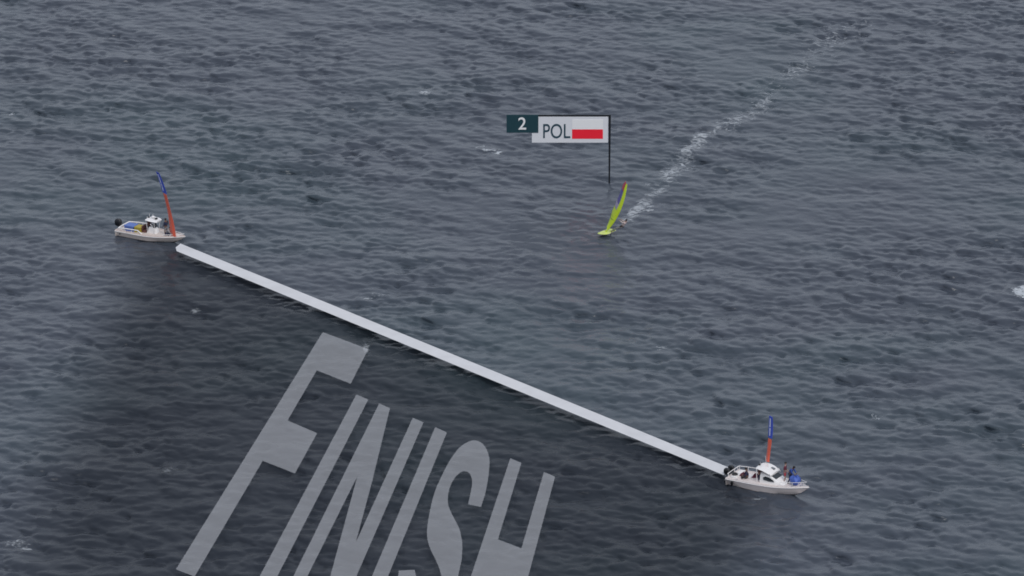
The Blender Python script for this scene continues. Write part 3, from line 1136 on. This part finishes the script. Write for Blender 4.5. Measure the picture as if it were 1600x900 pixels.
# console with T-top
bm = bmesh.new()
S = []
for z, x0, x1, w in ((.26, -.35, .62, .38), (.80, -.30, .55, .37), (1.15, -.22, .30, .35), (1.22, -.15, .22, .32)):
    S.append([(x0, -w, z), (x1 - .08, -w, z), (x1, -w * .7, z), (x1, w * .7, z), (x1 - .08, w, z), (x0, w, z)])
loft(bm, S)
con = from_bm('console', bm, M['white'], far)
bm = bmesh.new()
loft(bm, [[(0.25, y, 1.20), (0.40, y, 1.18), (0.16, y, 1.50), (0.14, y, 1.50)] for y in (-.30, 0, .30)])
from_bm('windscreen', bm, M['glass'], con, smooth=False)
bm = bmesh.new()
tube(bm, [(-.33 + .04 * math.sin(q) * .4, .17 * math.cos(q), 1.08 + .17 * math.sin(q)) for q in [2 * math.pi * k / 14 for k in range(14)]], .014, 6, closed=True)
from_bm('steering_wheel', bm, M['black'], con)
bm = bmesh.new()
S = []
for i in range(9):
    t = i / 8
    x = -.52 + 1.25 * t
    w = .70 - .20 * abs(2 * t - 1) ** 2.5
    z = 1.93 - .06 * t - .05 * (2 * t - 1) ** 2
    S.append([(x, w * math.cos(q), z + .07 * math.sin(q)) for q in [2 * math.pi * k / 16 for k in range(16)]])
loft(bm, S)
tt = from_bm('t_top', bm, M['white'], far)
for s_ in (-1, 1):
    for xb, xt in ((-.32, -.42), (.45, .50)):
        bm = bmesh.new()
        tube(bm, [(xb, s_ * .42, .27), (xb, s_ * .44, 1.1), (xt, s_ * .55, 1.88)], .024, 8)
        from_bm('top_post', bm, M['white'], far)
bm = bmesh.new()
for (x, y, h) in ((-.5, .3, .30), (-.35, -.35, .26), (.0, .1, .40), (.35, -.2, .24)):
    tube(bm, [(x, y, 1.95), (x, y, 1.97 + h)], .018, 7)
ell(bm, (.02, .1, 2.10), (.18, .18, .11), 12, 8)
from_bm('aerial', bm, M['white'], tt, names=['aerial', 'aerial', 'aerial', 'aerial', 'radar_dome'])
bm = bmesh.new()
box(bm, (.38, .05, 2.02), (.2, .3, .12), bevel=.03)
from_bm('roof_light', bm, M['black'], tt)
# helm seat
bm = bmesh.new()
box(bm, (-.72, 0, .52), (.40, .95, .52), bevel=.05)
from_bm('helm_seat', bm, M['brown'], far)
bm = bmesh.new()
box(bm, (-.92, 0, .98), (.12, .92, .44), bevel=.05)
from_bm('backrest', bm, M['brown'], far)
# bow lockers / rail
fb = [sheer(fsec, x, .10, 1, .16) for x in (1.6, 2.2, 2.8, 3.2)] + [(3.42, 0, .98)] + [sheer(fsec, x, .10, -1, .16) for x in (3.2, 2.8, 2.2, 1.6)]
rail(far, fb, .028, [fb[i] for i in (0, 1, 2, 3, 5, 6, 7, 8)], .16, name='bow_rail', mat=M['white'])
bm = bmesh.new()
box(bm, (2.75, 0, .72), (.5, .55, .16), bevel=.03)
from_bm('anchor_locker', bm, M['deck'], far)
bm = bmesh.new()
ell(bm, (-2.9, -1.195, .36), (.09, .03, .06), 10, 7)
from_bm('scupper', bm, M['black'], far)


def crate(label, frame, loc, size, mat, rz=0.0):
    root = thing('storage_bin', label, 'bin', at(frame, *loc), frame[1] + rz)
    sx, sy, sz = size
    bm = bmesh.new()
    loft(bm, [[(-sx / 2 * k, -sy / 2 * k, z), (sx / 2 * k, -sy / 2 * k, z), (sx / 2 * k, sy / 2 * k, z), (-sx / 2 * k, sy / 2 * k, z)] for k, z in ((.88, 0), (.98, sz * .86), (1.03, sz * .87), (1.03, sz * .93))])
    from_bm('tub', bm, mat, root, smooth=False)
    bm = bmesh.new()
    box(bm, (0, 0, sz * .97), (sx * 1.05, sy * 1.05, sz * .08), bevel=.02)
    lid = from_bm('lid', bm, mat, root, smooth=False)
    for s_ in (-1, 1):
        bm = bmesh.new()
        box(bm, (s_ * sx * .54, 0, sz * .75), (.04, sy * .3, .06), bevel=.01)
        from_bm('handle', bm, M['grey'], root, smooth=False)
    return root


crate('large light blue bin in the stern cockpit of the open boat', FB, (-2.15, -.30, .27), (1.0, .95, .86), M['blue_bin'])
crate('ochre yellow bin between the blue bin and the helm seat', FB, (-1.25, -.35, .27), (.62, .80, .86), M['yellow_bin'])
person('person', 'person in brown jacket standing behind the console of the open boat', pose('stand'), M['skin_dark'], M['brown'], (M['navy'], 'long'), at(FB, -.50, .12, .27), FB[1] + R(5), 'people aboard the two boats')
person('person', 'person in navy jacket standing beside the base of the red banner', pose('stand'), M['skin_dark'], M['navy'], (M['greycloth'], 'short'), at(FB, 1.52, -.10, .50), FB[1] + R(170), 'people aboard the two boats')
person('person', 'person in grey crouching on the foredeck holding the banner base', pose('crouch'), M['skin'], M['greycloth'], (M['navy'], 'long'), at(FB, 1.72, -.42, .56), FB[1] + R(15), 'people aboard the two boats')


# ------------------------------------------------------------------ tall banners
def banner(label, base, top_px, red_split, blue_split, w_red, w_blue, foot_z, bow=1.0):
    """base: world point; top_px: photo pixel of the tip; the pole leans in the plane that faces the camera"""
    root = thing('feather_banner', label, 'banner', base, 0, 'tall banners flying on the boats')
    d = (base - CAM).dot(Vector((0, math.cos(PITCH), -math.sin(PITCH))))
    pw_ = d / F_PX
    # pixel of base
    v = base - CAM
    bpx = 800 + v.x / d * F_PX
    upc = v.dot(Vector((0, math.sin(PITCH), math.cos(PITCH))))
    bpy_ = 450 - upc / d * F_PX
    tx = (top_px[0] - bpx) * pw_
    tz = (bpy_ - top_px[1]) * pw_ / math.cos(PITCH)
    T = Vector((tx, 0, tz))

    def P(t):
        return T * t + Vector((bow * (t - t * t), 0, 0))
    bm = bmesh.new()
    tube(bm, [P(i / 12) for i in range(13)], [0.035 - 0.022 * i / 12 for i in range(13)], 8)
    from_bm('pole', bm, M['grey'], root)
    ang = Vector((0.62, -0.78, 0)).normalized()

    def strip(name, t0, t1, wa, wb, mat, ph_):
        bm = bmesh.new()
        S = []
        n = 18
        for i in range(n + 1):
            t = t0 + (t1 - t0) * i / n
            w = wa + (wb - wa) * i / n
            c = P(t)
            wob = 0.035 * math.sin(9 * t + ph_)
            a = ang * 1.0 + Vector((0, 0.25 * math.sin(5 * t + ph_), 0))
            ring = []
            for (u, th) in ((-.30, .008), (0.0, .02), (.35, .012), (.70, .006)):
                ring.append(c + a * (w * u) + Vector((wob * u, wob * u, 0)) + Vector((.78, .62, 0)) * th)
            for (u, th) in ((.70, .006), (.35, .012), (0.0, .02), (-.30, .008)):
                ring.append(c + a * (w * u) + Vector((wob * u, wob * u, 0)) - Vector((.78, .62, 0)) * th)
            S.append(ring)
        loft(bm, S)
        return from_bm(name, bm, mat, root)
    strip('red_panel', red_split[0], red_split[1], w_red[0], w_red[1], M['flag_red'], 0.6)
    bp = strip('blue_panel', blue_split[0], blue_split[1], w_blue[0], w_blue[1], M['flag_blue'], 0.6)
    # a line of white print running up the blue cloth
    bm = bmesh.new()
    rs = random.Random(4)
    n = 16
    for i in range(n):
        t = blue_split[0] + (blue_split[1] - blue_split[0]) * (0.10 + 0.80 * (i + .5) / n)
        if i in (7,):
            continue
        c = P(t) + ang * (w_blue[0] * .10)
        h = (blue_split[1] - blue_split[0]) * T.length * 0.8 / n * 0.72
        wd_ = rs.uniform(.10, .16)
        q = Matrix.Rotation(math.atan2(-.78, .62), 3, 'Z').to_euler()
        box(bm, c + Vector((-.78, -.62, 0)) * .035, (wd_, .012, h), rot=q)
    from_bm('white_print', bm, M['print'], bp, smooth=False, join=True)['kind'] = 'stuff'
    return root


banner('tall narrow red and blue banner leaning over the open boat', at(FB, 2.42, -.42, .55), (247.5, 268), (0.03, .665), (.675, .985), (.72, .54), (.70, .54), 0, .9)
banner('tall narrow red and blue banner rising behind the hardtop of the cabin boat', at(NB, -.92, .62, .30), (1201.5, 648), (0.30, .645), (.665, .99), (.42, .42), (.46, .42), 0, .5)


# ------------------------------------------------------------------ windsurfer
WB = ground(946.0, 368.5)
WB.z = 0
WYAW = math.atan2(-.78, -.62)
wf = (WB, WYAW)
surf = thing('windsurf_board', 'lime green foiling windsurf board with a tall lime sail heading down the picture', 'windsurfer', WB, WYAW)
ZB = 0.34                                   # deck height over the water, riding on its foil
bm = bmesh.new()
S = []
for i in range(15):
    t = i / 14
    x = -1.10 + 2.20 * t
    w = 0.475 * (1 - max(0, (t - .55) / .45) ** 2.4 * .86) * (1 - max(0, (.25 - t) / .25) ** 2 * .12)
    z = ZB + .16 * max(0, (t - .5) / .5) ** 2
    th = .055 * (1 - .5 * abs(2 * t - 1) ** 3)
    S.append([(x, w * math.copysign(abs(math.cos(q)) ** .7, math.cos(q)), z + th * math.sin(q)) for q in [2 * math.pi * k / 16 for k in range(16)]])
loft(bm, S)
from_bm('board', bm, M['limeboard'], surf)
bm = bmesh.new()
for s_ in (1, -1):
    tube(bm, [(x, s_ * (w_ + .005), ZB - .01) for x, w_ in ((-1.08, .42), (-.8, .47), (-.3, .478), (.1, .475))], .022, 6)
from_bm('rail_edge', bm, M['boardside'], surf)
for x, y in ((-.75, .30), (-.75, -.30), (-.35, .34), (-.35, -.34)):
    bm = bmesh.new()
    tube(bm, [(x, y + .09 * math.cos(q), ZB + .05 + .09 * math.sin(q)) for q in [math.pi * k / 6 for k in range(7)]], .02, 6)
    from_bm('foot_strap', bm, M['black'], surf)
bm = bmesh.new()
box(bm, (-.85, 0, ZB - .50), (.13, .02, .95), bevel=.005)
tube(bm, [(-1.35, 0, ZB - .96), (-.35, 0, ZB - .96)], .025, 8)
box(bm, (-.42, 0, ZB - .955), (.16, .90, .014), bevel=.004)
box(bm, (-1.30, 0, ZB - .955), (.10, .42, .012), bevel=.004)
from_bm('foil_mast', bm, M['carbon'], surf, names=['foil_mast', 'foil_fuselage', 'front_wing', 'tail_wing'])


# local axes -> sail. mast foot at x=.15
def to_local(px, py, depth_off=0.0):
    """a sight-line point at the sail's own distance, in board coordinates"""
    v = Vector(((px - 800.0) / F_PX, -(py - 450.0) / F_PX, -1.0))
    v.rotate(cam.rotation_euler)
    d0 = (WB - CAM).dot(Vector((0, math.cos(PITCH), -math.sin(PITCH)))) + depth_off
    p = CAM + v * d0 - WB
    c, s = math.cos(-WYAW), math.sin(-WYAW)
    return Vector((p.x * c - p.y * s, p.x * s + p.y * c, p.z))


foot = Vector((-.05, 0, ZB + .06))
MH = 5.6


def mast(t):
    """t 0..1 from foot to tip: raked to windward and bent"""
    a = R(13) + R(13) * (1 - t)               # leans most near the foot, stands up towards the tip
    # integrate a little arc
    y = z = 0.0
    n = 20
    for i in range(n):
        tt_ = t * (i + .5) / n
        a_ = R(46) - R(46) * tt_
        y += math.sin(a_) * t / n
        z += math.cos(a_) * t / n
    return foot + Vector((-.55 * t * t + .05 * t, y * MH * .97, z * MH * .99))


bm = bmesh.new()
tube(bm, [mast(i / 16) for i in range(17)], [.05 - .03 * i / 16 for i in range(17)], 10)
from_bm('mast', bm, M['lime'], surf)
CH = R(46)


def chord_dir(t):
    a = CH + R(10) * t
    return Vector((-math.cos(a), -math.sin(a), 0.0))


def sail_pt(t, u):
    """t up the luff, u 0..1 from luff to leech"""
    tl = .05 + .95 * t
    ch = np.interp(t, [0, .10, .22, .30, .5, .75, .93, 1.0], [.30, .80, 1.35, 1.70, 1.70, 1.34, .92, .40])
    sag = .13 * ch * math.sin(math.pi * min(1, u * 1.15)) if u < .87 else .13 * ch * math.sin(math.pi) + .0
    n_ = Vector((math.sin(CH), -math.cos(CH), .25)).normalized() * -1
    base_ = mast(tl) + chord_dir(t) * (ch * u)
    lift = Vector((0, 0, .28 * u if t < .3 else .28 * u))
    return base_ + lift * (1 - t * .3) - n_ * (.12 * ch * math.sin(math.pi * u ** .7))


def sail_piece(name, t0, t1, u0, u1, mat, nt=8, nu=4, off=0.0):
    bm = bmesh.new()
    g_ = [[sail_pt(t0 + (t1 - t0) * i / nt, u0 + (u1 - u0) * j / nu) for j in range(nu + 1)] for i in range(nt + 1)]
    nn = Vector((math.sin(CH), -math.cos(CH), 0)) * .006
    A = [[bm.verts.new(p + nn) for p in r] for r in g_]
    B = [[bm.verts.new(p - nn) for p in r] for r in g_]
    for i in range(nt):
        for j in range(nu):
            bm.faces.new((A[i][j], A[i + 1][j], A[i + 1][j + 1], A[i][j + 1]))
            bm.faces.new((B[i][j], B[i][j + 1], B[i + 1][j + 1], B[i + 1][j]))
    for i in range(nt):
        bm.faces.new((A[i][0], B[i][0], B[i + 1][0], A[i + 1][0]))
        bm.faces.new((A[i][nu], A[i + 1][nu], B[i + 1][nu], B[i][nu]))
    for j in range(nu):
        bm.faces.new((A[0][j], A[0][j + 1], B[0][j + 1], B[0][j]))
        bm.faces.new((A[nt][j], B[nt][j], B[nt][j + 1], A[nt][j + 1]))
    return from_bm(name, bm, mat, surf)


sail_piece('luff_panel', 0, 1, 0.0, .24, M['lime'], 20, 3)
sail_piece('sail_panel', 0, .46, .24, 1.0, M['lime'], 8, 5)
sail_piece('sail_panel', .46, .58, .24, 1.0, M['sailwhite'], 4, 5)
sail_piece('sail_panel', .58, .84, .24, 1.0, M['sailpurple'], 6, 5)
sail_piece('sail_panel', .84, 1.0, .24, 1.0, M['sailred'], 4, 5)
for t in (.30, .46, .58, .71, .84, .94):
    bm = bmesh.new()
    tube(bm, [sail_pt(t, u / 6) for u in range(7)], .012, 6)
    from_bm('batten', bm, M['carbon'], surf)
# boom
bm = bmesh.new()
b0, b1 = mast(.30), sail_pt(.24, 1.03)
nrm = Vector((math.sin(CH), -math.cos(CH), 0))
for s_ in (1, -1):
    tube(bm, [b0 + (b1 - b0) * k / 8 + nrm * s_ * .26 * math.sin(math.pi * k / 8) ** .8 for k in range(9)], .018, 7)
from_bm('boom', bm, M['carbon'], surf)
# sailor hanging out to windward (+y)
g1 = b0.lerp(b1, .30) - nrm * .22 if (b0.lerp(b1, .3) - nrm * .22).y > (b0.lerp(b1, .3) + nrm * .22).y else b0.lerp(b1, .30) + nrm * .22
g2 = b0.lerp(b1, .52) + (g1 - b0.lerp(b1, .30))
off = Vector((-.45, 0, 0))
J = dict(pelvis=Vector((-.62, 1.39, 1.02)), chest=Vector((-.74, 1.71, 1.42)), neck=Vector((-.74, 1.83, 1.62)), head=Vector((-.72, 1.88, 1.76)), face=Vector((.7, -.65, .1)), toe=Vector((.5, .8, .1)).normalized(),
         hip_l=Vector((-.53, 1.33, .98)), hip_r=Vector((-.73, 1.33, .98)), kn_l=Vector((-.44, .82, .80)), kn_r=Vector((-.78, .80, .80)), an_l=Vector((-.35, .42, ZB + .13)), an_r=Vector((-.75, .40, ZB + .13)))
ax_ = Vector((.94, .1, 0)).normalized()
J['sh_l'] = J['chest'] + ax_ * .19 + Vector((0, .05, .10))
J['sh_r'] = J['chest'] - ax_ * .19 + Vector((0, .05, .10))
for sd_, gp in (('l', g1), ('r', g2)):
    sh = J['sh_' + sd_]
    d = gp - sh
    if d.length > .60:
        gp = sh + d.normalized() * .60
        d = gp - sh
    J['wr_' + sd_] = sh + d * .88
    J['el_' + sd_] = sh + d * .46 + Vector((0, .02, -.07))
person('person', 'sailor in pale top and grey leggings leaning out to windward from the lime board', J, M['skin'], M['beigecloth'], (M['greycloth'], 'long'), WB, WYAW)
hb = Vector((-.64, 1.43, 1.07))
bm = bmesh.new()
tube(bm, [hb + Vector((.20 * math.cos(q), .13 * math.sin(q), .12 * math.sin(q + .9))) for q in [2 * math.pi * k / 14 for k in range(14)]], .06, 8, closed=True)
hn = thing('waist_harness', 'black waist harness worn by the sailor on the lime board', 'harness', WB, WYAW)
from_bm('belt', bm, M['black'], hn)
bm = bmesh.new()
tube(bm, [hb + Vector((0, -.17, .02)), hb + Vector((.03, -.26, .08)), hb + Vector((.03, -.24, .14))], .012, 6)
from_bm('hook', bm, M['steel'], hn)

# the bow splash under the board and the dark gap stay with the water itself
print('scene built')
